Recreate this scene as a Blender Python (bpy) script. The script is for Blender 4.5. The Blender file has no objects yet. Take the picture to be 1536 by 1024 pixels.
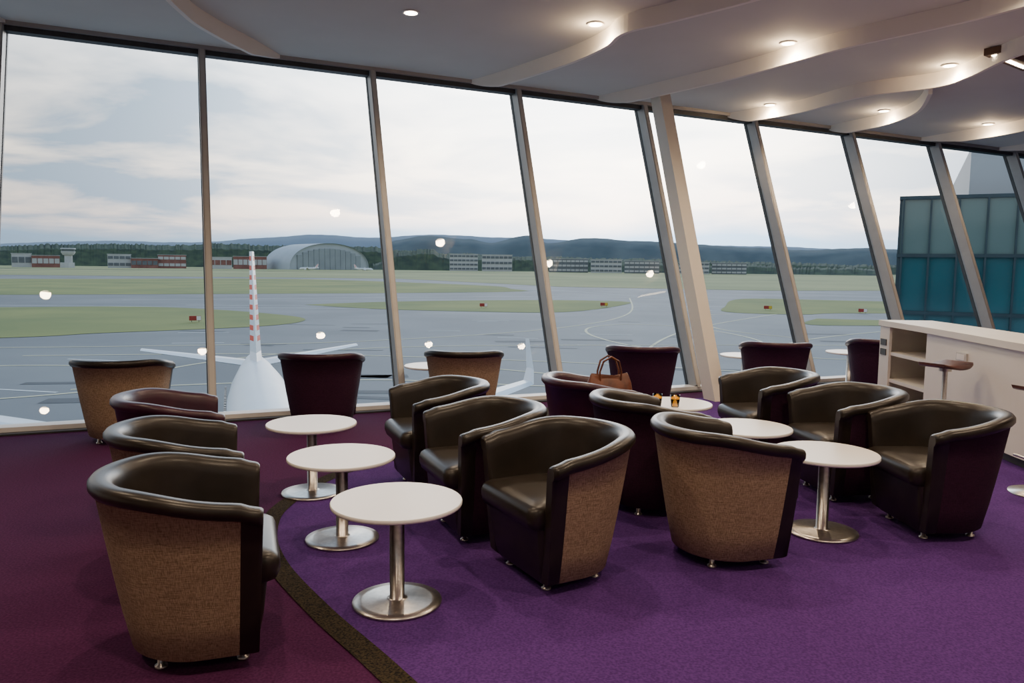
import bpy, math, random
from mathutils import Vector, Matrix
random.seed(7)
A=.40138
DX=Vector((math.cos(A),math.sin(A),0)); NX=Vector((-math.sin(A),math.cos(A),0))
C0=8.284; LEAN=.395; QQ=.0075; WP=1.9366; X0=-1.678
GZ=-10.0
def ceil_z(d): return 4.04-.0195*(d+1.678)
def DN(d,n,z=0.): return DX*d+NX*n+Vector((0,0,z))
col=bpy.context.scene.collection

# ---------------------------------------------------------------- materials
def new_mat(name):
    m=bpy.data.materials.new(name); m.use_nodes=True
    nt=m.node_tree; return m,nt,nt.nodes["Principled BSDF"]
def mat(name,c,rough=.5,metal=0.,spec=None,noise=None,bump=None,coat=0.,emit=None,es=0.,c2=None,coord='Object',detail=4):
    m,nt,b=new_mat(name)
    b.inputs["Base Color"].default_value=(*c,1); b.inputs["Roughness"].default_value=rough; b.inputs["Metallic"].default_value=metal
    if spec is not None: b.inputs["Specular IOR Level"].default_value=spec
    if coat: b.inputs["Coat Weight"].default_value=coat; b.inputs["Coat Roughness"].default_value=.25
    if emit: b.inputs["Emission Color"].default_value=(*emit,1); b.inputs["Emission Strength"].default_value=es
    if noise or bump:
        tc=nt.nodes.new("ShaderNodeTexCoord")
    if noise:
        n=nt.nodes.new("ShaderNodeTexNoise"); n.inputs["Scale"].default_value=noise; n.inputs["Detail"].default_value=detail
        nt.links.new(tc.outputs[coord],n.inputs["Vector"])
        r=nt.nodes.new("ShaderNodeValToRGB"); r.color_ramp.elements[0].position=.35; r.color_ramp.elements[1].position=.65
        c2=c2 or tuple(x*.7 for x in c)
        r.color_ramp.elements[0].color=(*c2,1); r.color_ramp.elements[1].color=(*c,1)
        nt.links.new(n.outputs["Fac"],r.inputs["Fac"]); nt.links.new(r.outputs["Color"],b.inputs["Base Color"])
    if bump:
        n2=nt.nodes.new("ShaderNodeTexNoise"); n2.inputs["Scale"].default_value=bump[0]; n2.inputs["Detail"].default_value=3
        nt.links.new(tc.outputs[coord],n2.inputs["Vector"])
        bp=nt.nodes.new("ShaderNodeBump"); bp.inputs["Strength"].default_value=bump[1]; bp.inputs["Distance"].default_value=bump[2]
        nt.links.new(n2.outputs["Fac"],bp.inputs["Height"]); nt.links.new(bp.outputs["Normal"],b.inputs["Normal"])
    return m
def fabric(name,c,c2):
    m,nt,b=new_mat(name); b.inputs["Roughness"].default_value=.9; b.inputs["Specular IOR Level"].default_value=.2
    tc=nt.nodes.new("ShaderNodeTexCoord")
    outs=[]
    for sc in ((30,30,420),(300,300,22)):
        mp=nt.nodes.new("ShaderNodeMapping"); mp.inputs["Scale"].default_value=sc
        n=nt.nodes.new("ShaderNodeTexNoise"); n.inputs["Scale"].default_value=1; n.inputs["Detail"].default_value=2
        nt.links.new(tc.outputs["Object"],mp.inputs["Vector"]); nt.links.new(mp.outputs["Vector"],n.inputs["Vector"]); outs.append(n.outputs["Fac"])
    ad=nt.nodes.new("ShaderNodeMath"); ad.operation='ADD'; nt.links.new(outs[0],ad.inputs[0]); nt.links.new(outs[1],ad.inputs[1])
    mr=nt.nodes.new("ShaderNodeMapRange"); mr.inputs[1].default_value=.78; mr.inputs[2].default_value=1.22
    nt.links.new(ad.outputs[0],mr.inputs[0])
    mx=nt.nodes.new("ShaderNodeMix"); mx.data_type='RGBA'; mx.inputs[6].default_value=(*c2,1); mx.inputs[7].default_value=(*c,1)
    nt.links.new(mr.outputs[0],mx.inputs[0]); nt.links.new(mx.outputs[2],b.inputs["Base Color"])
    bp=nt.nodes.new("ShaderNodeBump"); bp.inputs["Strength"].default_value=.4; bp.inputs["Distance"].default_value=.0015
    nt.links.new(mr.outputs[0],bp.inputs["Height"]); nt.links.new(bp.outputs["Normal"],b.inputs["Normal"])
    return m
M={}
M['tan']=fabric("fabric_tan",(.40,.285,.19),(.20,.135,.085))
M['purp']=fabric("fabric_plum",(.048,.012,.034),(.028,.008,.022))
M['leather']=mat("leather_dark",(.022,.016,.012),.34,spec=.40,noise=9,c2=(.015,.011,.008),bump=(260,.14,.001))
M['leather_p']=mat("leather_plum",(.044,.009,.022),.36,spec=.40,noise=9,c2=(.030,.007,.017),bump=(260,.14,.001))
M['steel']=mat("brushed_steel",(.62,.58,.53),.3,1.0,noise=40,c2=(.5,.47,.43))
M['white']=mat("laminate_white",(.86,.83,.79),.35,noise=3,c2=(.83,.80,.76))
M['ceil']=mat("ceiling_paint",(.70,.68,.62),.8,noise=2,c2=(.68,.66,.60))
M['fin']=mat("ceiling_fin_paint",(.92,.86,.76),.6,noise=3,c2=(.90,.84,.74))
M['wall']=mat("wall_paint",(.72,.66,.58),.8,noise=2,c2=(.70,.64,.56))
M['alu']=mat("mullion_aluminium",(.38,.36,.34),.45,.25,noise=5,c2=(.35,.33,.31))
M['alul']=mat("mullion_cap",(.50,.47,.43),.5,.1,noise=5,c2=(.47,.44,.40))
M['darkmetal']=mat("dark_trim",(.05,.05,.05),.5,noise=5)
M['cream']=mat("cream_paint",(.74,.68,.58),.5,noise=3,c2=(.72,.66,.56))
M['counter']=mat("counter_solid_surface",(.78,.74,.66),.35,noise=3,c2=(.76,.72,.64))
M['sill']=mat("sill_white",(.80,.78,.76),.5,noise=3,c2=(.77,.75,.73))
M['carpetA']=mat("carpet_plum",(.086,.019,.074),.97,spec=.1,noise=90,c2=(.054,.011,.049),bump=(500,.6,.004))
M['carpetB']=mat("carpet_violet",(.105,.038,.205),.97,spec=.1,noise=90,c2=(.066,.022,.135),bump=(500,.6,.004))
M['strip']=mat("carpet_strip_speckle",(.060,.045,.025),.97,spec=.1,noise=110,c2=(.010,.009,.010),bump=(500,.6,.004))
M['lamp']=mat("lamp_emitter",(1,1,1),.5,emit=(1,.80,.55),es=30)
M['planew']=mat("aircraft_white",(.84,.86,.88),.35,noise=.6,c2=(.80,.82,.85))
M['planeg']=mat("aircraft_grey",(.45,.48,.52),.4,noise=.6)
M['planedark']=mat("aircraft_window",(.02,.025,.03),.2,noise=5)
M['planered']=mat("aircraft_red",(.85,.07,.02),.45,noise=2,c2=(.75,.06,.02))
M['asphalt']=mat("asphalt",(.225,.225,.225),.75,noise=.035,c2=(.155,.158,.162),coord='Object',detail=9)
M['grass']=mat("airfield_grass",(.29,.29,.075),.95,noise=.03,c2=(.18,.21,.055),detail=10)
M['dry']=mat("field_grass",(.38,.36,.15),.95,noise=.006,c2=(.24,.26,.10),detail=10)
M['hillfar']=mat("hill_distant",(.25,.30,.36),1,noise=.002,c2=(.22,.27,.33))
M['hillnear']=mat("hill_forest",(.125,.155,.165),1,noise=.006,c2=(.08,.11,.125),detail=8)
M['tree']=mat("tree_foliage",(.070,.10,.055),1,noise=.05,c2=(.032,.05,.038),detail=8)  # foliage lightened, distance haze put into the colour
M['bldw']=mat("building_white",(.48,.48,.48),.7,noise=.1,c2=(.43,.43,.43))
M['bldr']=mat("building_brick",(.28,.12,.10),.8,noise=.1)
M['bldd']=mat("building_glass_dark",(.13,.15,.17),.3,noise=.1)
M['hangr']=mat("hangar_roof",(.46,.50,.54),.6,noise=.05,c2=(.42,.46,.50))
M['hangd']=mat("hangar_door",(.30,.33,.35),.6,noise=.05,c2=(.26,.29,.31))
M['yl']=mat("paint_yellow",(.80,.72,.48),.8,noise=.2,c2=(.72,.64,.42))
M['wl']=mat("paint_white",(.82,.82,.80),.8,noise=.2,c2=(.72,.72,.70))
M['tar']=mat("tar_patch",(.11,.11,.115),.8,noise=.2)
M['teal']=mat("teal_glazing",(.035,.15,.165),.12,noise=.25,c2=(.025,.105,.12))
M['teal2']=mat("teal_glazing_light",(.16,.225,.20),.12,noise=.25,c2=(.12,.18,.165))
M['tealf']=mat("teal_frame",(.03,.06,.07),.4,noise=2)
M['bagl']=mat("bag_leather",(.16,.045,.018),.45,noise=12,c2=(.07,.02,.010))
M['signr']=mat("sign_red",(.35,.03,.02),.5,noise=3)
M['signy']=mat("sign_yellow",(.7,.5,.03),.5,noise=3)
M['seatred']=mat("stool_seat",(.09,.03,.022),.35,noise=6)
M['socket']=mat("socket_plate",(.72,.70,.66),.4,noise=4)
M['brown']=mat("brown_timber",(.16,.08,.04),.5,noise=8)
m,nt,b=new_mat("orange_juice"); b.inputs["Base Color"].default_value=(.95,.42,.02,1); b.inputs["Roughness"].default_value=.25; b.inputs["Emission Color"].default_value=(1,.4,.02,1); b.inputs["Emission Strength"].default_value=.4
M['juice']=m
def glassy(name,tint,lo,rough=0.):
    m=bpy.data.materials.new(name); m.use_nodes=True; nt=m.node_tree; nt.nodes.clear()
    o=nt.nodes.new("ShaderNodeOutputMaterial"); t=nt.nodes.new("ShaderNodeBsdfTransparent"); t.inputs[0].default_value=(*tint,1)
    g=nt.nodes.new("ShaderNodeBsdfGlossy"); g.inputs["Roughness"].default_value=rough
    f=nt.nodes.new("ShaderNodeFresnel"); f.inputs[0].default_value=1.45
    mm=nt.nodes.new("ShaderNodeMath"); mm.operation='MULTIPLY'; mm.inputs[1].default_value=lo
    x=nt.nodes.new("ShaderNodeMixShader")
    nt.links.new(f.outputs[0],mm.inputs[0]); nt.links.new(mm.outputs[0],x.inputs[0]); nt.links.new(t.outputs[0],x.inputs[1]); nt.links.new(g.outputs[0],x.inputs[2]); nt.links.new(x.outputs[0],o.inputs[0])
    return m
M['glass']=glassy("window_glass",(.94,.965,.965),.7)
M['tumbler']=glassy("tumbler_glass",(.92,.93,.93),1.6)

# ---------------------------------------------------------------- mesh builder
class B:
    def __init__(s): s.v=[];s.f=[];s.m=[];s.sm=[];s.mats=[]
    def mi(s,k):
        if k not in s.mats: s.mats.append(k)
        return s.mats.index(k)
    def add(s,vs,fs,k,smooth=False,X=None):
        o=len(s.v)
        for p in vs:
            p=Vector(p); s.v.append(X@p if X else p)
        for i,f in enumerate(fs):
            s.f.append([o+j for j in f]); s.m.append(s.mi(k[i] if isinstance(k,list) else k)); s.sm.append(smooth)
    def box(s,c,size,k,X=None,taper=1.):
        x,y,z=[q/2 for q in size]; c=Vector(c)
        vs=[c+Vector((sx*x*(taper if sz>0 else 1),sy*y*(taper if sz>0 else 1),sz*z)) for sz in(-1,1) for sy in(-1,1) for sx in(-1,1)]
        s.add(vs,[(0,2,3,1),(4,5,7,6),(0,1,5,4),(2,6,7,3),(0,4,6,2),(1,3,7,5)],k,False,X)
    def prism(s,poly,z0,z1,k,X=None,smooth=False):
        n=len(poly)
        vs=[(p[0],p[1],z0) for p in poly]+[(p[0],p[1],z1) for p in poly]
        s.add(vs,[tuple(range(n-1,-1,-1)),tuple(range(n,2*n))],k,False,X)
        s.add(vs,[(i,(i+1)%n,n+(i+1)%n,n+i) for i in range(n)],k,smooth,X)
    def lathe(s,prof,k,c=(0,0,0),n=48,X=None,smooth=True):
        vs=[];fs=[]
        c=Vector(c)
        for (r,z) in prof:
            for j in range(n):
                a=2*math.pi*j/n; vs.append(c+Vector((r*math.cos(a),r*math.sin(a),z)))
        for i in range(len(prof)-1):
            for j in range(n):
                fs.append((i*n+j,i*n+(j+1)%n,(i+1)*n+(j+1)%n,(i+1)*n+j))
        s.add(vs,fs,k,smooth,X)
        s.add(vs[:n],[tuple(range(n-1,-1,-1))],k,False,X); s.add(vs[-n:],[tuple(range(n))],k,False,X)
    def loft(s,rings,k,closed=True,caps=True,smooth=True,X=None):
        n=len(rings[0]); vs=[p for r in rings for p in r]; fs=[]
        for i in range(len(rings)-1):
            for j in range(n if closed else n-1):
                fs.append((i*n+j,i*n+(j+1)%n,(i+1)*n+(j+1)%n,(i+1)*n+j))
        s.add(vs,fs,k,smooth,X)
        if caps:
            s.add(rings[0],[tuple(range(n-1,-1,-1))],k if not isinstance(k,list) else k[0],False,X)
            s.add(rings[-1],[tuple(range(n))],k if not isinstance(k,list) else k[0],False,X)
    def tube(s,pts,r,k,n=10,X=None):
        pts=[Vector(p) for p in pts]; rings=[]
        for i,p in enumerate(pts):
            t=(pts[min(i+1,len(pts)-1)]-pts[max(i-1,0)]).normalized()
            u=t.orthogonal().normalized() if i==0 else (u-t*u.dot(t)).normalized()
            w=t.cross(u); rr=r[i] if isinstance(r,list) else r
            rings.append([p+u*rr*math.cos(2*math.pi*j/n)+w*rr*math.sin(2*math.pi*j/n) for j in range(n)])
        s.loft(rings,k,X=X)
    def mesh(s,name):
        me=bpy.data.meshes.new(name); me.from_pydata([tuple(p) for p in s.v],[],s.f)
        for k in s.mats: me.materials.append(M[k])
        me.polygons.foreach_set("material_index",s.m); me.polygons.foreach_set("use_smooth",s.sm)
        me.update(); 
        return me
    def obj(s,name,loc=(0,0,0),rz=0.):
        o=bpy.data.objects.new(name,s.mesh(name)); o.location=loc; o.rotation_euler=(0,0,rz); col.objects.link(o); return o
def inst(me,name,loc,rz=0.):
    o=bpy.data.objects.new(name,me); o.location=loc; o.rotation_euler=(0,0,rz); col.objects.link(o); return o
def spline(pts,sub=10):
    P=[Vector((*p,0)) if len(p)==2 else Vector(p) for p in pts]; out=[]
    for i in range(len(P)-1):
        p0=P[max(i-1,0)];p1=P[i];p2=P[i+1];p3=P[min(i+2,len(P)-1)]
        for j in range(sub):
            t=j/sub
            out.append(.5*((2*p1)+(p2-p0)*t+(2*p0-5*p1+4*p2-p3)*t*t+(3*p1-p0-3*p2+p3)*t**3))
    out.append(P[-1]); return out
def ribbon_poly(pts,w):
    L=[];R=[]
    for i,p in enumerate(pts):
        t=(pts[min(i+1,len(pts)-1)]-pts[max(i-1,0)]); t.z=0; t.normalize(); q=Vector((-t.y,t.x,0))*w/2
        L.append(p+q);R.append(p-q)
    return L,R
def ribbon(b,pts,w,z,k):
    L,R=ribbon_poly(pts,w); n=len(L)
    vs=[(p.x,p.y,z) for p in L]+[(p.x,p.y,z) for p in R]
    b.add(vs,[(i,n+i,n+i+1,i+1) for i in range(n-1)],k)

# ---------------------------------------------------------------- room
D0=X0-2*WP; D1=X0+11*WP; NB=-5.0
def poly_obj(name,pts,z,k,th=.0):
    b=B()
    if th: b.prism([(p[0],p[1]) for p in pts],z-th,z,k)
    else: b.add([(p[0],p[1],z) for p in pts],[tuple(range(len(pts)))],k)
    return b.obj(name)
fl=[DN(D0,NB),DN(D1,NB),DN(D1,C0+.1),DN(D0,C0+.1)]
poly_obj("floor",fl,0,'carpetA',.25)
strip_pts=spline([(2.9,-3.0),(2.2,-1.2),(1.4,.2),(.45,1.55),(-.41,2.79),(-.85,3.38),(-1.22,3.95),(-1.42,4.45),(-1.47,4.95),(-1.3,5.69),(-.85,6.3),(-.2,6.9),(.25,7.6),(.45,8.55)],8)
b=B(); n=len(strip_pts)
ribbon(b,strip_pts,.11,.006,'strip'); b.obj("carpet_strip")
b=B(); allv=[Vector((p.x,p.y,.003)) for p in strip_pts]
for p in strip_pts:
    nn=p.dot(NX); q=DN(D1-.02,min(max(nn,NB+.02),C0-.02)); allv.append(Vector((q.x,q.y,.003)))
b.add(allv,[(i,n+i,n+i+1,i+1) for i in range(n-1)],'carpetB'); b.obj("carpet_violet_zone")

# ceiling
b=B(); NT=C0+LEAN*4.04+.15
vs=[DN(D0-.3,NB-.2,ceil_z(D0)),DN(D1+.3,NB-.2,ceil_z(D1)),DN(D1+.3,NT,ceil_z(D1)),DN(D0-.3,NT,ceil_z(D0))]
vs+= [v+Vector((0,0,.3)) for v in vs]
b.add(vs,[(0,3,2,1),(4,5,6,7),(0,1,5,4),(1,2,6,5),(2,3,7,6),(3,0,4,7)],'ceil'); b.obj("ceiling")
def wallq(name,a,c):
    b=B(); b.prism(a,0,c,'wall'); b.obj(name)
wallq("wall_back",[tuple(DN(D0-.2,NB-.2)[:2]),tuple(DN(D1+.2,NB-.2)[:2]),tuple(DN(D1+.2,NB)[:2]),tuple(DN(D0-.2,NB)[:2])],ceil_z(D1))
wallq("wall_left",[tuple(DN(D0-.2,NB)[:2]),tuple(DN(D0,NB)[:2]),tuple(DN(D0,NT)[:2]),tuple(DN(D0-.2,NT)[:2])],ceil_z(D0))
wallq("wall_right",[tuple(DN(D1,NB)[:2]),tuple(DN(D1+.2,NB)[:2]),tuple(DN(D1+.2,NT)[:2]),tuple(DN(D1,NT)[:2])],ceil_z(D1)-.01)

# windows : one object per bay (mullion + glass)
def wp(d,z,off=0.):
    return DN(d+QQ*z,C0+LEAN*z+off,z)
nrm=Vector((NX.x,NX.y,-LEAN)).normalized()
def beam(b,p0,p1,wv,dv,k):
    vs=[p+sx*wv/2+sy*dv/2 for p in(p0,p1) for sy in(-1,1) for sx in(-1,1)]
    b.add(vs,[(0,2,3,1),(4,5,7,6),(0,1,5,4),(2,6,7,3),(0,4,6,2),(1,3,7,5)],k)
for i in range(-2,11):
    b=B(); d=X0+WP*i; z1=ceil_z(d); z2=ceil_z(d+WP)
    b.add([wp(d,.06),wp(d+WP,.06),wp(d+WP,z2),wp(d,z1)],[(0,1,2,3)],'glass')
    beam(b,wp(d,.05,-.06),wp(d,z1,-.06),DX*.072,nrm*.17,'alu')
    beam(b,wp(d,.05,-.15),wp(d,z1,-.15),DX*.045,nrm*.012,'alul')
    beam(b,wp(d,.05,.06),wp(d,z1,.06),DX*.088,nrm*.05,'darkmetal')
    b.obj("window_%d"%(i+3))
b=B()
beam(b,wp(D0,ceil_z(D0)-.05,-.04),wp(D1,ceil_z(D1)-.05,-.04),NX*.14,Vector((0,0,.10)),'darkmetal'); 
beam(b,wp(D0,ceil_z(D0)-.02,-.14),wp(D1,ceil_z(D1)-.02,-.14),NX*.05,Vector((0,0,.05)),'alu'); b.obj("trim_head")
b=B(); beam(b,DN(D0,C0-.02,.03),DN(D1,C0-.02,.03),NX*.18,Vector((0,0,.06)),'sill'); b.obj("trim_sill")
b=B(); beam(b,DN(D0,C0-.16,.010),DN(D1,C0-.16,.010),NX*.09,Vector((0,0,.016)),'darkmetal'); b.obj("trim_floor_grille")

b=B()
beam(b,Vector((2.43,9.2,.004)),Vector((1.88,10.45,ceil_z(5.8))),DX*.165,NX*.22,'cream'); b.obj("leaning_column")

# ceiling fins
fins=[
 [(1.15,9.75),(.8,9.2),(.39,8.63),(.11,8.1),(-.1,7.2),(.2,6),(.5,4.5),(0,2.5),(-.3,1),(.2,-1),(.3,-4)],
 [(3.5,9.75),(3.67,9.2),(3.95,7.87),(4.0,7.1),(3.93,6.6),(4.15,6.04),(4.5,5),(4.6,4),(4.0,2.5),(3.7,1),(4.1,-1),(4.3,-4)],
 [(5.35,9.75),(5.5,9.17),(5.88,7.5),(5.99,6.47),(6.07,5.9),(6.4,4.5),(6.2,3),(5.8,1),(6.1,-1),(6.2,-4)],
 [(7.55,9.75),(7.65,9.35),(7.83,8.5),(7.8,7.43),(8.13,6.65),(8.03,6.15),(7.67,5.3),(7.6,4),(8,2),(8.2,0),(8,-4)],
 [(9.55,9.75),(9.48,9.3),(9.45,8.5),(9.1,7.7),(8.35,6.9)],
 [(11.5,9.75),(11.5,8.9),(11.45,7.9),(11.1,7.0),(10.3,6.0),(10.0,4.6),(10.4,3),(10.6,1),(10,-4)],
 [(13.4,9.75),(13.4,8.7),(13.2,7.7),(12.5,6.6),(12,5),(12.4,2),(12.2,-4)],
 [(-1.6,9.75),(-1.9,9.0),(-2.4,8.2),(-2.6,7),(-2.2,5),(-2.4,2),(-2.3,-4)]]
for F in fins:
    pts=spline(F,10); b=B(); Lp,Rp=ribbon_poly(pts,.045); rings=[]
    N=len(pts)
    for i in range(N):
        h=.17*min(1,(i+1.5)/12)
        zc=ceil_z(pts[i].x)
        r=[]
        for q,z in((Lp[i],zc+.01),(Lp[i],zc-h),(Rp[i],zc-h),(Rp[i],zc+.01)):
            r.append(DN(q.x,q.y,z))
        rings.append(r)
    b.loft(rings,'fin',smooth=False); b.obj("ceiling_fin")

# downlights
def downlight(d,n,power,glow=0,r=.062):
    z=ceil_z(d)
    b=B()
    b.lathe([(r+.02,-.012),(r+.022,-.003),(r+.02,.0)],'white',n=24)
    b.lathe([(r,-.0135),(r,-.0125)],'lamp',n=24)
    p=DN(d,n,z-.002); o=b.obj("ceiling_downlight",p)
    ld=bpy.data.lights.new("downlight_lamp",'SPOT'); ld.energy=power*1.9; ld.color=(1,.77,.53); ld.spot_size=math.radians(160); ld.spot_blend=.8; ld.shadow_soft_size=.07
    lo=bpy.data.objects.new("lamp",ld); lo.parent=o; lo.location=(0,0,-.04); col.objects.link(lo)
    if glow:
        ld=bpy.data.lights.new("fin_glow_fill",'POINT'); ld.energy=glow; ld.color=(1,.72,.44); ld.shadow_soft_size=.03  # added fill light for a hot spot on the fin, no fixture of its own
        lo=bpy.data.objects.new("fin_glow_fill",ld); lo.parent=o; lo.location=(0,0,-.10); col.objects.link(lo)
for a_ in [(2.09,7.48,60),(3.80,6.95,70,8),(5.84,6.55,60,8),(9.27,8.4,50,7),(7.96,6.35,60,8),(11.3,8.3,50,7),(7.66,8.9,40,7),
    (.3,4.2,70),(2.2,4.6,70),(4.2,4.3,70),(6.1,4.2,70),(-1.8,5.6,60),(0,1.6,90),(2.4,1.5,90),(4.9,1.4,90),(7.6,3.0,70),(-2.2,2.6,80),(10,4.3,60),(-1,-1.8,80),(2.6,-2,80),(6,-1.8,80)]:
    downlight(*a_)
b=B(); p=DN(8.2,5.8,ceil_z(7.9)-.04)
b.box((0,0,0),(1.0,.16,.07),'brown'); b.box((0,0,-.036),(.9,.05,.01),'lamp'); b.obj("linear_ceiling_light",p,A+.25)

# ---------------------------------------------------------------- chairs
def smooth(x,a,b): t=min(1,max(0,(x-a)/(b-a))); return t*t*(3-2*t)
def chair_mesh(name,fab,lea):
    b=B(); FR=.20; CX=-.02
    def W(z): t=(z-.05)/.69; return .275+.118*t**.85
    def AA(z): t=(z-.05)/.69; return .265+.125*t**.85
    ps=[]
    for i in range(7): ps.append(('l',FR-(FR-CX)*i/7))
    for i in range(33): ps.append(('a',math.pi/2+math.pi*i/32))
    for i in range(1,8): ps.append(('r',CX+(FR-CX)*i/7))
    def pt(p,w,a):
        if p[0]=='l': return Vector((p[1],w,0))
        if p[0]=='r': return Vector((p[1],-w,0))
        return Vector((CX+a*math.cos(p[1]),w*math.sin(p[1]),0))
    rings=[]
    for p in ps:
        base=pt(p,W(.7),AA(.7)); zr=.738-.062*smooth(base.x,-.28,.16)-.022*smooth(base.x,.12,.20)
        prof=[(.05,-.012),(.06,0),(.2,0),(.35,0),(.5,0),(zr-.062,0),(zr-.058,.010),(zr-.04,.020),(zr-.018,.016),(zr-.004,.002),(zr,-.02),(zr-.002,-.045),(zr-.012,-.062),(zr-.035,-.072),(zr-.07,-.074),(.50,-.076),(.40,-.078),(.2,-.08),(.05,-.08)]
        r=[]
        for z,o in prof:
            q=pt(p,W(z)+o,AA(z)+o); q.z=z
            if p[0]!='a': q.x-= .03*(1-min(z,.74)/.74)*((q.x-CX)/(FR-CX))
            r.append(q)
        rings.append(r)
    def shrink(r,dx,k):
        c=sum(r,Vector())/len(r); out=[]
        for q in r:
            w=Vector(q); w.y=c.y+(q.y-c.y)*k; w.x+=dx; w.z=.36+(q.z-.36)*(1-(1-k)*.12) ; out.append(w)
        return out
    rings=[shrink(rings[0],.018,.66),shrink(rings[0],.012,.88)]+rings+[shrink(rings[-1],.012,.88),shrink(rings[-1],.018,.66)]
    n=len(rings[0]); vs=[p for r in rings for p in r]; fs=[];ks=[]
    for i in range(len(rings)-1):
        mx=min(rings[i][3].x,rings[i+1][3].x)
        for j in range(n):
            fs.append((i*n+j,i*n+(j+1)%n,(i+1)*n+(j+1)%n,(i+1)*n+j))
            ks.append(fab if (j<5 and mx<.125) else lea)
    b.add(vs,fs,ks,True)
    b.add(rings[0],[tuple(range(n-1,-1,-1))],lea); b.add(rings[-1],[tuple(range(n))],lea)
    def outline(w,back,front,rc,m=6):
        o=[]
        for i in range(m+1):
            a=-math.pi/2+math.pi/2*i/m; o.append((front-rc+rc*math.cos(a),-w+rc+rc*math.sin(a)))
        for i in range(m+1):
            a=math.pi/2*i/m; o.append((front-rc+rc*math.cos(a),w-rc+rc*math.sin(a)))
        for i in range(25):
            a=math.pi/2+math.pi*i/24; o.append((-.02+(back+.0)*math.cos(a),w*math.sin(a)))
        return o
    def ring(w,back,front,rc,z): return [Vector((x,y,z)) for x,y in outline(w,back,front,rc)]
    b.loft([ring(.262,.25,.235,.05,.325),ring(.272,.26,.262,.05,.335),ring(.280,.27,.275,.055,.37),ring(.280,.27,.275,.055,.405),ring(.276,.265,.266,.055,.428),ring(.262,.25,.245,.05,.442),ring(.20,.19,.18,.05,.452),ring(.08,.08,.06,.03,.457)],lea)
    b.loft([ring(.235,.235,.175,.03,.045),ring(.245,.24,.185,.03,.06),ring(.262,.25,.21,.03,.2),ring(.272,.26,.225,.03,.33)],lea)
    for x,y in((.13,.18),(.13,-.18),(-.17,.16),(-.17,-.16)):
        b.lathe([(.024,0),(.024,.008),(.014,.012),(.014,.052)],'steel',(x,y,0),n=16)
    return b.mesh(name)
ch={'t':chair_mesh("tub_chair_tan",'tan','leather'),'p':chair_mesh("tub_chair_plum",'purp','leather'),'q':chair_mesh("tub_chair_plum_leather",'leather_p','leather_p'),'r':chair_mesh("tub_chair_plum_fabric",'purp','leather_p')}
def chair(k,mx,my,ang,opening=True):
    a=math.radians(ang); 
    if opening: mx-=.2*math.cos(a); my-=.2*math.sin(a)
    inst(ch[k],"tub_armchair",(mx,my,.006),a)
chair('t',-1.045,3.155,19); chair('t',.03,3.78,209); chair('t',1.375,4.22,15.6)
chair('t',-1.43,4.01,22); chair('q',-1.88,4.95,24)
chair('p',-.395,4.46,203); chair('p',-.76,5.38,202)
chair('p',1.12,5.08,17); chair('q',.84,5.93,17)
chair('p',2.34,4.62,184); chair('p',2.1,5.35,187); chair('p',1.83,6.17,191)
chair('t',-3.42,6.80,100,False); chair('r',-1.83,7.46,95,False); chair('t',-.48,7.80,93,False)
chair('r',1.42,8.44,82,False); chair('r',3.07,9.05,80,False); chair('r',4.55,9.55,75,False)

# ---------------------------------------------------------------- tables
b=B()
b.lathe([(.205,0),(.207,.004),(.205,.010),(.16,.014),(.05,.020),(.034,.024),(.034,.46)],'steel',n=56)
b.lathe([(.10,.455),(.10,.462)],'darkmetal',n=32)
b.lathe([(.288,.462),(.297,.465),(.300,.470),(.300,.480),(.297,.484)],'white',n=72)
tm=b.mesh("pedestal_table")
for x,y in((-.52,3.49),(-.955,4.32),(-1.355,5.22),(1.86,4.53),(1.61,5.25),(1.3,6.16),(-.86,8.36),(2.92,9.73),(4.46,10.24)):
    inst(tm,"round_pedestal_table",(x,y,.006))
for x,y in((1.14,6.02),(1.27,5.98)):
    b=B()
    b.lathe([(.028,0),(.031,.004),(.038,.095),(.036,.095),(.030,.008)],'tumbler',n=24)
    b.lathe([(.0285,.009),(.035,.075)],'juice',n=24)
    b.obj("juice_glass",(x,y,.4905))
b=B(); rings=[]
for z,w,t in((0,.16,.07),(.01,.175,.08),(.10,.185,.085),(.20,.17,.06),(.26,.15,.03),(.275,.14,.012)):
    rings.append([Vector((w*math.copysign(abs(math.cos(a))**.6,math.cos(a)),t*math.copysign(abs(math.sin(a))**.6,math.sin(a)),z+.015*math.cos(2*a))) for a in [2*math.pi*j/28 for j in range(28)]])
b.loft(rings,'bagl')
for sy in(-.03,.03):
    b.tube([(-.08,sy,.22),(-.085,sy,.30),(-.06,sy*1.3,.38),(0,sy*1.5,.415),(.06,sy*1.3,.38),(.085,sy,.30),(.08,sy,.22)],.008,'bagl',8)
b.box((0,-.082,.13),(.10,.01,.06),'leather')
b.obj("handbag",(.74,5.86,.478),.2)

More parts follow.
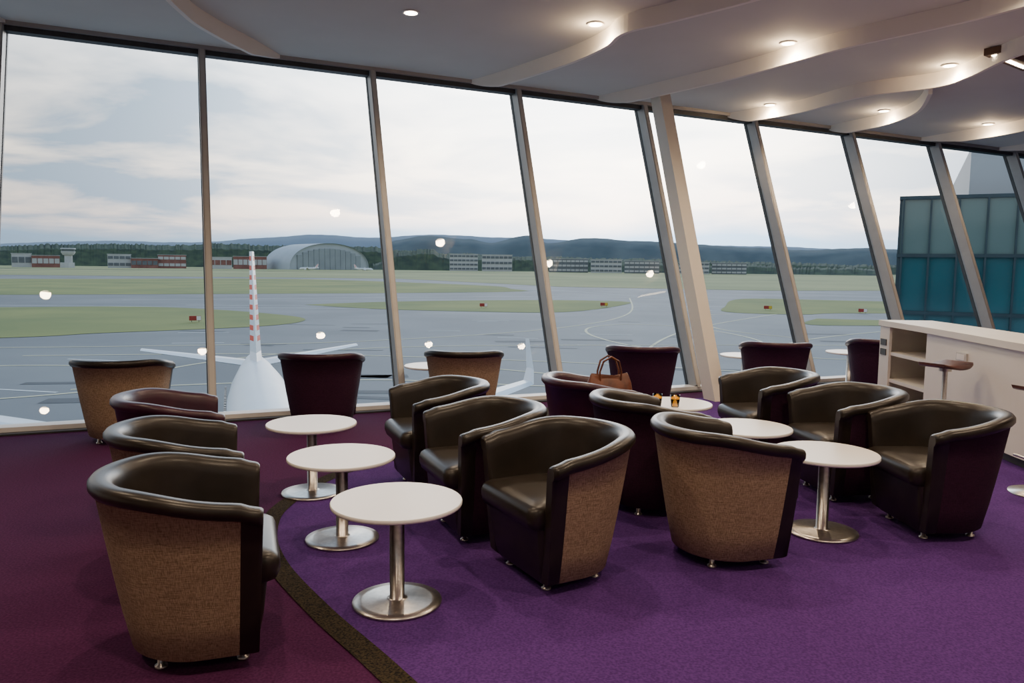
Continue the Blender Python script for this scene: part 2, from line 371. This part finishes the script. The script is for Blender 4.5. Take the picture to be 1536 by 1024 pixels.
# ---------------------------------------------------------------- counter
b=B()
face=spline([(4.23,8.9),(4.22,8.72),(4.19,7.85),(4.12,6.9),(4.05,6.1),(4.1,5.3),(4.35,4.4),(4.8,3.6)],8)
i0=next(i for i,p in enumerate(face) if p.y<7.85)
body=face[i0:]; inner=[]
for i,p in enumerate(body):
    t=(body[min(i+1,len(body)-1)]-body[max(i-1,0)]).normalized(); q=Vector((-t.y,t.x,0)); 
    if q.x<0: q=-q
    inner.append(p+q*.5)
poly=[(p.x,p.y) for p in body]+[(p.x,p.y) for p in reversed(inner)]
b.prism(poly,.08,.95,'counter',smooth=False)
toe=[(p.x+.05,p.y) for p in body]+[(p.x,p.y) for p in reversed(inner)]
b.prism(toe,0,.08,'darkmetal')
full=face; topo=[];topi=[]
for i,p in enumerate(full):
    t=(full[min(i+1,len(full)-1)]-full[max(i-1,0)]).normalized(); q=Vector((-t.y,t.x,0))
    if q.x<0: q=-q
    topo.append(p-q*.04); topi.append(p+q*.55)
poly=[(p.x,p.y) for p in topo]+[(p.x,p.y) for p in reversed(topi)]
b.prism(poly,.94,1.0,'counter')
b.box((4.50,8.86,.47),(.56,.08,.94),'counter'); b.box((4.74,8.36,.47),(.06,1.0,.94),'counter')
b.box((4.215,8.76,.47),(.03,.22,.94),'counter')
for z in(.04,.34,.64): b.box((4.47,8.36,z),(.5,1.0,.035 if z>.1 else .08),'counter')
b.box((4.196,8.77,.76),(.012,.13,.07),'darkmetal'); b.box((4.196,8.77,.65),(.012,.13,.07),'darkmetal')
b.box((4.12,7.1,.78),(.02,.16,.08),'socket'); b.box((4.107,7.1,.78),(.006,.12,.05),'white')
b.obj("bar_counter")
def stool(x,y,rz):
    b=B(); b.lathe([(.2,0),(.2,.01),(.05,.02),(.022,.03),(.022,.70)],'steel',n=32)
    rings=[]
    for i in range(9):
        t=i/8; x0=-.2+.40*t; z=.735+.035*(2*t-1)**2; w=.17-.05*(2*t-1)**4
        rings.append([Vector((x0,-w,z)),Vector((x0,w,z)),Vector((x0,w-.01,z-.02)),Vector((x0,-w+.01,z-.02))])
    b.loft(rings,'seatred'); b.lathe([(.05,.69),(.05,.715)],'steel',n=20)
    b.tube([(-.15,-.1,.27),(-.17,0,.27),(-.15,.1,.27)],.01,'steel',8); b.tube([(-.17,0,.27),(0,0,.27)],.01,'steel',8)
    b.obj("bar_stool",(x,y,.004),rz)
stool(3.78,6.75,.5); stool(3.74,5.38,.3)

# ---------------------------------------------------------------- outside
S=1.0645
b=B(); b.add([(-1500,10.5,GZ),(3000,10.5,GZ),(3000,2600,GZ),(-1500,2600,GZ)],[(0,1,2,3)],'asphalt'); b.obj("airport_apron")
poly_obj("far_field",[(-9000,900),(-760,1190),(300,1350),(1130,2100),(9000,2500),(14000,14000),(-14000,14000)],GZ+.3,'dry')
G={'G1':[(-140,175),(-120,183),(-93,192),(-68,182),(-46,163),(-40,148),(-45,134),(-63,119),(-72,110),(-110,90)],
'G2':[(-600,420),(-313,478),(-172,577),(-27,455),(-1,383),(-8,330),(-165,251),(-400,160)],
'G3':[(-56,210),(-34,235),(7,255),(35,252),(33,230),(13,189),(-11,187),(-35,194)],
'G4':[(61,224),(86,287),(130,276),(230,260),(200,190),(94,198),(70,189),(54,197)],
'G5':[(68,174),(91,169),(150,165),(140,140),(83,153),(59,154)],
'G6':[(-712,1087),(300,1300),(1063,1980),(900,700),(234,434),(129,397),(26,432),(-91,633),(-404,616),(-900,600)]}
for k,p in G.items():
    pts=spline([(x*S,y*S) for x,y in p]+[(p[0][0]*S,p[0][1]*S)],5)[:-1] if k not in('G6',) else [Vector((x*S,y*S,0)) for x,y in p]
    poly_obj("airfield_grass_patch",[(q.x,q.y) for q in pts],GZ+(.06 if k!='G6' else .1),'grass' if k!='G6' else 'dry')
b=B()
lines=[[(-40,70),(-15,78),(10,75),(40,85),(90,120)],[(-60,95),(-30,100),(0,96),(25,88),(60,70)],[(30,100),(40,125),(36,150),(25,160),(15,150),(14,130),(22,110),(45,100)],
[(-30,60),(-38,80),(-30,100),(-10,112),(30,118),(90,125),(160,150)],[(-90,100),(-50,108),(-20,120),(10,150),(30,200),(45,300)],[(-11,58),(-13,40)],[(10,55),(14,90),(30,140),(60,190),(90,230)],[(24,50),(28,90),(50,130),(100,170)],
[(-60,60),(-48,62),(-36,72),(-40,84),(-55,86),(-68,78),(-60,60)],[(5,40),(12,60),(8,80),(-10,92)],[(50,130),(40,150),(45,190),(56,200)],[(20,70),(60,95),(110,100)]]
for l in lines: ribbon(b,spline(l,10),.5,GZ+.03,'yl')
for l in [[(-200,205),(-60,206),(40,215),(160,225)],[(-300,300),(-30,420),(60,300)],[(-120,240),(0,300),(100,310)],[(-5,45),(0,56),(10,62),(30,64)],[(-90,215),(0,224),(70,240)]]: ribbon(b,spline(l,8),.7,GZ+.03,'wl')
random.seed(11)
for i in range(46):   # short dashes and tar patches
    x=random.uniform(-60,90); y=random.uniform(60,175); dx=random.uniform(4,12); k=random.choice(['wl','tar','tar'])
    ribbon(b,[Vector((x,y,0)),Vector((x+dx,y+random.uniform(-2,2),0))],.4 if k=='wl' else random.uniform(.8,2.5),GZ+.02,k)
b.obj("taxiway_markings")

def az(u): return math.atan2(u-768,1166)
def hz(u): return 391.9+.0095*u
def elv(u,v): return (hz(u)-v)/1170*math.cos(az(u))
def ridge(name,prof,r,k,amp,depth,step=3,seed=0,amp2=0):
    random.seed(seed); b=B(); top=[];bot=[];back=[]
    us=[];
    u=prof[0][0]
    while u<=prof[-1][0]: us.append(u); u+=step
    j=0; ph=[random.random()*6 for _ in range(6)]
    for u in us:
        while prof[j+1][0]<u: j+=1
        t=(u-prof[j][0])/(prof[j+1][0]-prof[j][0]); t=t*t*(3-2*t)
        v=prof[j][1]*(1-t)+prof[j+1][1]*t
        h=r*elv(u,v)+1.56; h+=amp*r*.001*(math.sin(u*.05+ph[0])+.6*math.sin(u*.13+ph[1])+.4*math.sin(u*.31+ph[2]))+amp2*r*.001*random.uniform(-1,1)
        a=az(u); D=Vector((math.sin(a),math.cos(a),0))
        bot.append(D*(r*.93)+Vector((0,0,GZ-.5))); top.append(D*r+Vector((0,0,max(h,GZ+2)))); back.append(D*(r+depth)+Vector((0,0,GZ-.5)))
    n=len(us); mid=[(p*.6+q*.4)+Vector((0,0,(q.z-GZ)*.25*(1 if not amp2 else 1.4))) for p,q in zip(bot,top)]
    b.add(bot+mid+top+back,[(r_*n+i,r_*n+i+1,(r_+1)*n+i+1,(r_+1)*n+i) for r_ in range(3) for i in range(n-1)],k,not amp2)
    return b.obj(name)
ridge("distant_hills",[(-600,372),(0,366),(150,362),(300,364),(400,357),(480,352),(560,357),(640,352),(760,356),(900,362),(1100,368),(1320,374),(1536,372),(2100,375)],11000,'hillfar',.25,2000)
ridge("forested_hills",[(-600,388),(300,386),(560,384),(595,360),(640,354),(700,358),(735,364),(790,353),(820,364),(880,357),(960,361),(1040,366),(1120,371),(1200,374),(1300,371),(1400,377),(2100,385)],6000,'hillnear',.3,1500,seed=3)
ridge("tree_line",[(-600,372),(0,370),(60,368),(160,366),(240,368),(330,366),(420,368),(560,370),(600,376),(680,380),(800,385),(1000,388),(1120,392),(1300,396),(2100,399)],2600,'tree',.4,200,step=2,seed=5,amp2=1.1)
ridge("tree_row",[(560,395),(600,378),(640,374),(672,382),(770,386),(800,384),(840,388),(1000,395),(1120,397),(1220,400),(1330,402)],2050,'tree',.4,120,step=2,seed=8,amp2=1.4)
def bld(name,u0,u1,vt,r,k,bands=0,bk='bldd',dep=40):
    b=B(); a0,a1=az(u0),az(u1)
    p0=Vector((math.sin(a0),math.cos(a0),0))*r; p1=Vector((math.sin(a1),math.cos(a1),0))*r
    h=r*elv((u0+u1)/2,vt)+1.56-GZ; L=(p1-p0).length; c=(p0+p1)/2; rz=math.atan2((p1-p0).y,(p1-p0).x)
    b.box((0,dep/2,h/2),(L,dep,h),k)
    b.box((0,dep/2,h+.4),(L+2,dep+2,.8),'bldw')
    for i in range(bands):
        z=h*(i+.55)/bands; nb=max(3,int(L/9))
        for j in range(nb):
            b.box((-L/2+L*(j+.5)/nb,-.3,z),(L/nb*.86,.6,h/bands*.42),bk)
    return b.obj(name,(c.x,c.y,GZ),rz)
R1=1750
bld("airport_terminal_building",22,52,381,R1,'bldw',1,'bldd'); bld("airport_terminal_building",52,94,384,R1-5,'bldr',1,'bldw')
bld("airport_terminal_building",165,200,382,R1,'bldw',2); bld("airport_terminal_building",200,240,388,R1-10,'bldr',1); bld("airport_terminal_building",240,282,383,R1,'bldr',2,'bldw')
bld("airport_terminal_building",316,350,386,R1,'bldw',1,'bldr'); bld("airport_terminal_building",352,402,385,R1,'bldr',1,'bldw')
bld("office_building",674,716,381,1800,'bldw',4); bld("office_building",722,767,382,1800,'bldw',3)
bld("office_building",822,880,388,1700,'bldd',3,'bldw'); bld("office_building",884,930,389,1650,'bldw',3); bld("office_building",934,986,391,1650,'bldd',3,'bldw')
bld("office_building",1015,1060,393,1650,'bldw',3); bld("office_building",1064,1116,394,1700,'bldd',3,'bldw')
a=az(107); b=B(); b.lathe([(7,0),(6.5,24)],'bldw',n=12); b.lathe([(9,24),(12,29),(12,31)],'bldw',n=12); b.lathe([(11,31),(12,35)],'bldd',n=12); b.lathe([(13,35),(12,37)],'bldw',n=12)
b.box((0,-4,5),(16,20,10),'bldw')
b.obj("control_tower",(math.sin(a)*(R1-60),math.cos(a)*(R1-60),GZ))
# hangar
b=B(); n=24; Wd=95; Hh=R1*elv(490,365)+11.5
arc=[(Wd*math.cos(math.pi*i/n),Hh*(math.sin(math.pi*i/n))**.8) for i in range(n+1)]
rings=[[Vector((x,y,z)) for x,z in arc] for y in(0,130)]
b.add(rings[0]+rings[1],[(i,i+1,n+2+i,n+1+i) for i in range(n)],'hangr',True)
b.add([Vector((x,6,z)) for x,z in arc],[tuple(range(n+1))],'hangr')
for i in range(12):
    x0=-Wd*.8+Wd*1.6*i/12; zc=Hh*.8*math.sqrt(max(0,1-((x0+Wd*.066)/Wd)**2))
    b.box((x0+Wd*.066,4,zc*.5),(Wd*.125,3,zc),'hangd')
a=az(497); b.obj("aircraft_hangar",(math.sin(a)*R1,math.cos(a)*R1,GZ),math.radians(-14+55))
def sign(u,v,k2,w=2.2):
    r=(1.56-GZ)/max(.004,(v-hz(u))/1170); a=az(u); b=B()
    b.box((0,0,.75),(w,.25,.9),'signr'); b.box((w*.3,0,.75),(w*.36,.27,.8),k2)
    b.box((-w*.3,0,.15),(.1,.1,.3),'darkmetal'); b.box((w*.3,0,.15),(.1,.1,.3),'darkmetal')
    b.obj("taxiway_sign",(math.sin(a)*r,math.cos(a)*r,GZ+.1),-a)
for u,v,k in((293,477,'wl'),(725,461,'wl'),(1150,461,'signy'),(1292,463,'wl'),(905,459,'signy')): sign(u,v,k)

# ---------------------------------------------------------------- airliner
b=B()
st=[(0,.15,2.6),(.6,.75,2.75),(1.8,1.35,3.1),(3.5,1.75,3.45),(5.5,1.88,3.6),(24,1.88,3.6),(29,1.6,3.9),(33,1.15,4.35),(36.5,.65,4.75),(38.5,.3,4.95)]
rings=[[Vector((r*math.cos(t),y,z+r*1.05*math.sin(t))) for t in [2*math.pi*j/32 for j in range(32)]] for y,r,z in st]
b.loft(rings,'planew')
def foil(pts,k):
    rr=[]
    for x,y,c,z,t in pts:
        rr.append([Vector((x,y,z)),Vector((x,y+c*.3,z+t/2)),Vector((x,y+c*.7,z+t*.35)),Vector((x,y+c,z)),Vector((x,y+c*.7,z-t*.3)),Vector((x,y+c*.3,z-t/2))])
    b.loft(rr,k,smooth=False)
for sx in(-1,1):
    foil([(sx*1.2,13,7.5,2.7,.9),(sx*5.5,16,4.6,3.4,.5),(sx*14.7,21.4,1.7,4.9,.2)],'planew')
    foil([(sx*14.7,21.4,1.7,4.9,.15),(sx*15.0,22.2,1.2,5.6,.12),(sx*15.15,23.4,.6,7.3,.06)],'planew')
    foil([(sx*.3,33.0,3.8,5.0,.4),(sx*7.1,36.6,1.5,5.8,.15)],'planew')
    X=Matrix.Translation((sx*4.8,12.2,1.9))@Matrix.Rotation(-math.pi/2,4,'X')
    b.lathe([(.7,0),(.95,.2),(1.05,1.2),(.95,3),(.6,4.2)],'planew',X=X,n=24); b.lathe([(.68,-.01),(.1,.3)],'planedark',X=X,n=24)
    b.box((sx*4.8,15,2.75),(.2,3,1.0),'planew')
    b.box((sx*2.9,18.8,1.2),(.3,.3,2.0),'planeg'); b.lathe([(.55,-.3),(.55,.3)],'planedark',X=Matrix.Translation((sx*2.9,18.8,.56))@Matrix.Rotation(math.pi/2,4,'Y'),n=20)
    for i in range(44):
        y=6+i*.52+ (0 if i<22 else .4)
        b.box((sx*1.83,y,4.15),(.12,.24,.34),'planedark')
# fin : white with rows of red blocks, built as banded loft sections
zs=[4.8,6.0]+[6.0+6.4*i/20 for i in range(1,21)]
def finsec(z):
    if z<=6: t=(z-4.8)/1.2; return 28.6+2.8*t,7.6-2.0*t,.42-.08*t
    t=(z-6)/6.4; return 31.4+5.4*t,5.6-3.4*t,.34-.19*t
qs=[0,.10,.3,.5,.68,.84,1.0]
def th(q,t): return t*(q/.3 if q<.3 else (1-q)/.7) if q>0 else 0
for sx in(-1,1):
    vs=[];fs=[];ks=[]
    for z in zs:
        y,c,t=finsec(z)
        for q in qs: vs.append(Vector((sx*th(q,t),y+c*q,z)))
    m_=len(qs)
    for i in range(len(zs)-1):
        for j in range(m_-1):
            fs.append((i*m_+j,i*m_+j+1,(i+1)*m_+j+1,(i+1)*m_+j)); ks.append('planered' if (i>1 and i%2==1 and j in(1,2,4)) or (i>1 and i%2==0 and j==3) else 'planew')
    b.add(vs,fs,ks)
y,c,t=finsec(12.4); b.add([Vector((th(q,t),y+c*q,12.4)) for q in qs]+[Vector((-th(q,t),y+c*q,12.4)) for q in reversed(qs[1:-1])],[tuple(range(12))],'planew')
b.box((0,3.9,1.0),(.2,.2,1.9),'planeg'); b.lathe([(.4,-.15),(.4,.15)],'planedark',X=Matrix.Translation((0,3.9,.42))@Matrix.Rotation(math.pi/2,4,'Y'),n=20)
b.box((0,.95,3.35),(1.5,.6,.35),'planedark')
ax=Vector((.34,-.94,0)).normalized()
fin=Vector((-18.2,54.6,0)); nose=fin+ax*38.0
al=b.obj("airliner",(nose.x,nose.y,GZ),math.atan2(ax.x,-ax.y))
for u,r,rz in((560,1500,1.35),(450,1560,-1.7)):
    a=az(u); inst(al.data,"airliner",(math.sin(a)*r,math.cos(a)*r,GZ+.05),rz)

# teal glass building on the right
b=B(); top=4.1
b.box((12,8,(top+GZ)/2),(24,16,top-GZ),'teal')
b.box((12,8,top-1.0),(24.1,16.1,1.9),'teal2')
for i in range(29):
    b.box((i*.85,-.06,(top+GZ)/2),(.06,.16,top-GZ),'tealf')
for i in range(17): b.box((-.06,i,(top+GZ)/2),(.16,.06,top-GZ),'tealf')
for z in(top,top-2.0,top-4.0,top-7,top-10):
    b.box((12,8,z),(24.3,16.3,.12),'tealf')
b.box((14.0,8.5,top+.9),(24,15,1.8),'bldw')
b.obj("glass_terminal_wing",(13.75,27.8,0),-.47)

# ---------------------------------------------------------------- world
w=bpy.data.worlds.new("world"); bpy.context.scene.world=w; w.use_nodes=True; nt=w.node_tree; nt.nodes.clear()
N=lambda t:nt.nodes.new(t); Lk=nt.links.new
out=N("ShaderNodeOutputWorld"); bg=N("ShaderNodeBackground"); Lk(bg.outputs[0],out.inputs[0])
tc=N("ShaderNodeTexCoord"); sp=N("ShaderNodeSeparateXYZ"); Lk(tc.outputs["Generated"],sp.inputs[0])
def math_(op,a,bv):
    m=N("ShaderNodeMath"); m.operation=op
    for i,x in enumerate((a,bv)):
        if isinstance(x,(int,float)): m.inputs[i].default_value=x
        else: Lk(x,m.inputs[i])
    return m.outputs[0]
zc=math_('MAXIMUM',sp.outputs[2],0.0); den=math_('ADD',zc,.12)
px=math_('DIVIDE',sp.outputs[0],den); py=math_('DIVIDE',sp.outputs[1],den)
cb=N("ShaderNodeCombineXYZ"); Lk(px,cb.inputs[0]); Lk(py,cb.inputs[1])
n1=N("ShaderNodeTexNoise"); n1.inputs["Scale"].default_value=.8; n1.inputs["Detail"].default_value=7; n1.inputs["Roughness"].default_value=.52; n1.inputs["Distortion"].default_value=.35; Lk(cb.outputs[0],n1.inputs["Vector"])
rp=N("ShaderNodeValToRGB"); e=rp.color_ramp.elements; e[0].position=0; e[0].color=(.20,.30,.42,1); e[1].position=.035; e[1].color=(.24,.34,.46,1)
for p,c in((.060,(.80,.66,.58)),(.13,(1.,.88,.76)),(.28,(.74,.83,.93)),(.6,(.36,.50,.70)),(1,(.24,.34,.5))):
    x=e.new(p); x.color=(*c,1)
n3=N("ShaderNodeTexNoise"); n3.inputs["Scale"].default_value=2.6; n3.inputs["Detail"].default_value=6; Lk(tc.outputs["Generated"],n3.inputs["Vector"])
zw=math_('ADD',zc,math_('MULTIPLY',math_('SUBTRACT',n3.outputs["Fac"],.5),.08)); Lk(zw,rp.inputs[0])
vm=N("ShaderNodeVectorMath"); vm.operation='DOT_PRODUCT'; Lk(tc.outputs["Generated"],vm.inputs[0]); g=Vector((.12,1,.16)).normalized(); vm.inputs[1].default_value=g
gl=math_('POWER',math_('MAXIMUM',vm.outputs["Value"],0.),14.0)
cr=N("ShaderNodeMapRange"); cr.inputs[1].default_value=.44; cr.inputs[2].default_value=.58; Lk(n1.outputs["Fac"],cr.inputs[0])
cf=math_('MULTIPLY',cr.outputs[0],math_('SUBTRACT',.96,math_('MULTIPLY',gl,.60)))
mx=N("ShaderNodeMix"); mx.data_type='RGBA'; Lk(cf,mx.inputs[0]); Lk(rp.outputs[0],mx.inputs[6]); mx.inputs[7].default_value=(.23,.32,.43,1)
Lk(mx.outputs[2],bg.inputs[0])
st_=math_('ADD',math_('MULTIPLY',gl,9.0),1.8); Lk(st_,bg.inputs[1])

# ---------------------------------------------------------------- camera
pitch,roll,f=0.09575,0.01094,1170.1
r0=Vector((1,0,0)); u0=Vector((0,math.sin(pitch),math.cos(pitch))); fw=Vector((0,math.cos(pitch),-math.sin(pitch)))
r=r0*math.cos(roll)+u0*math.sin(roll); u=-r0*math.sin(roll)+u0*math.cos(roll)
cd=bpy.data.cameras.new("camera"); cam=bpy.data.objects.new("camera",cd); col.objects.link(cam)
mw=Matrix((r,u,-fw)).transposed().to_4x4(); mw.translation=Vector((0,0,1.56)); cam.matrix_world=mw
cd.sensor_fit='HORIZONTAL'; cd.sensor_width=36; cd.lens=36*f/1536; cd.clip_end=40000; cd.clip_start=.05
bpy.context.scene.camera=cam
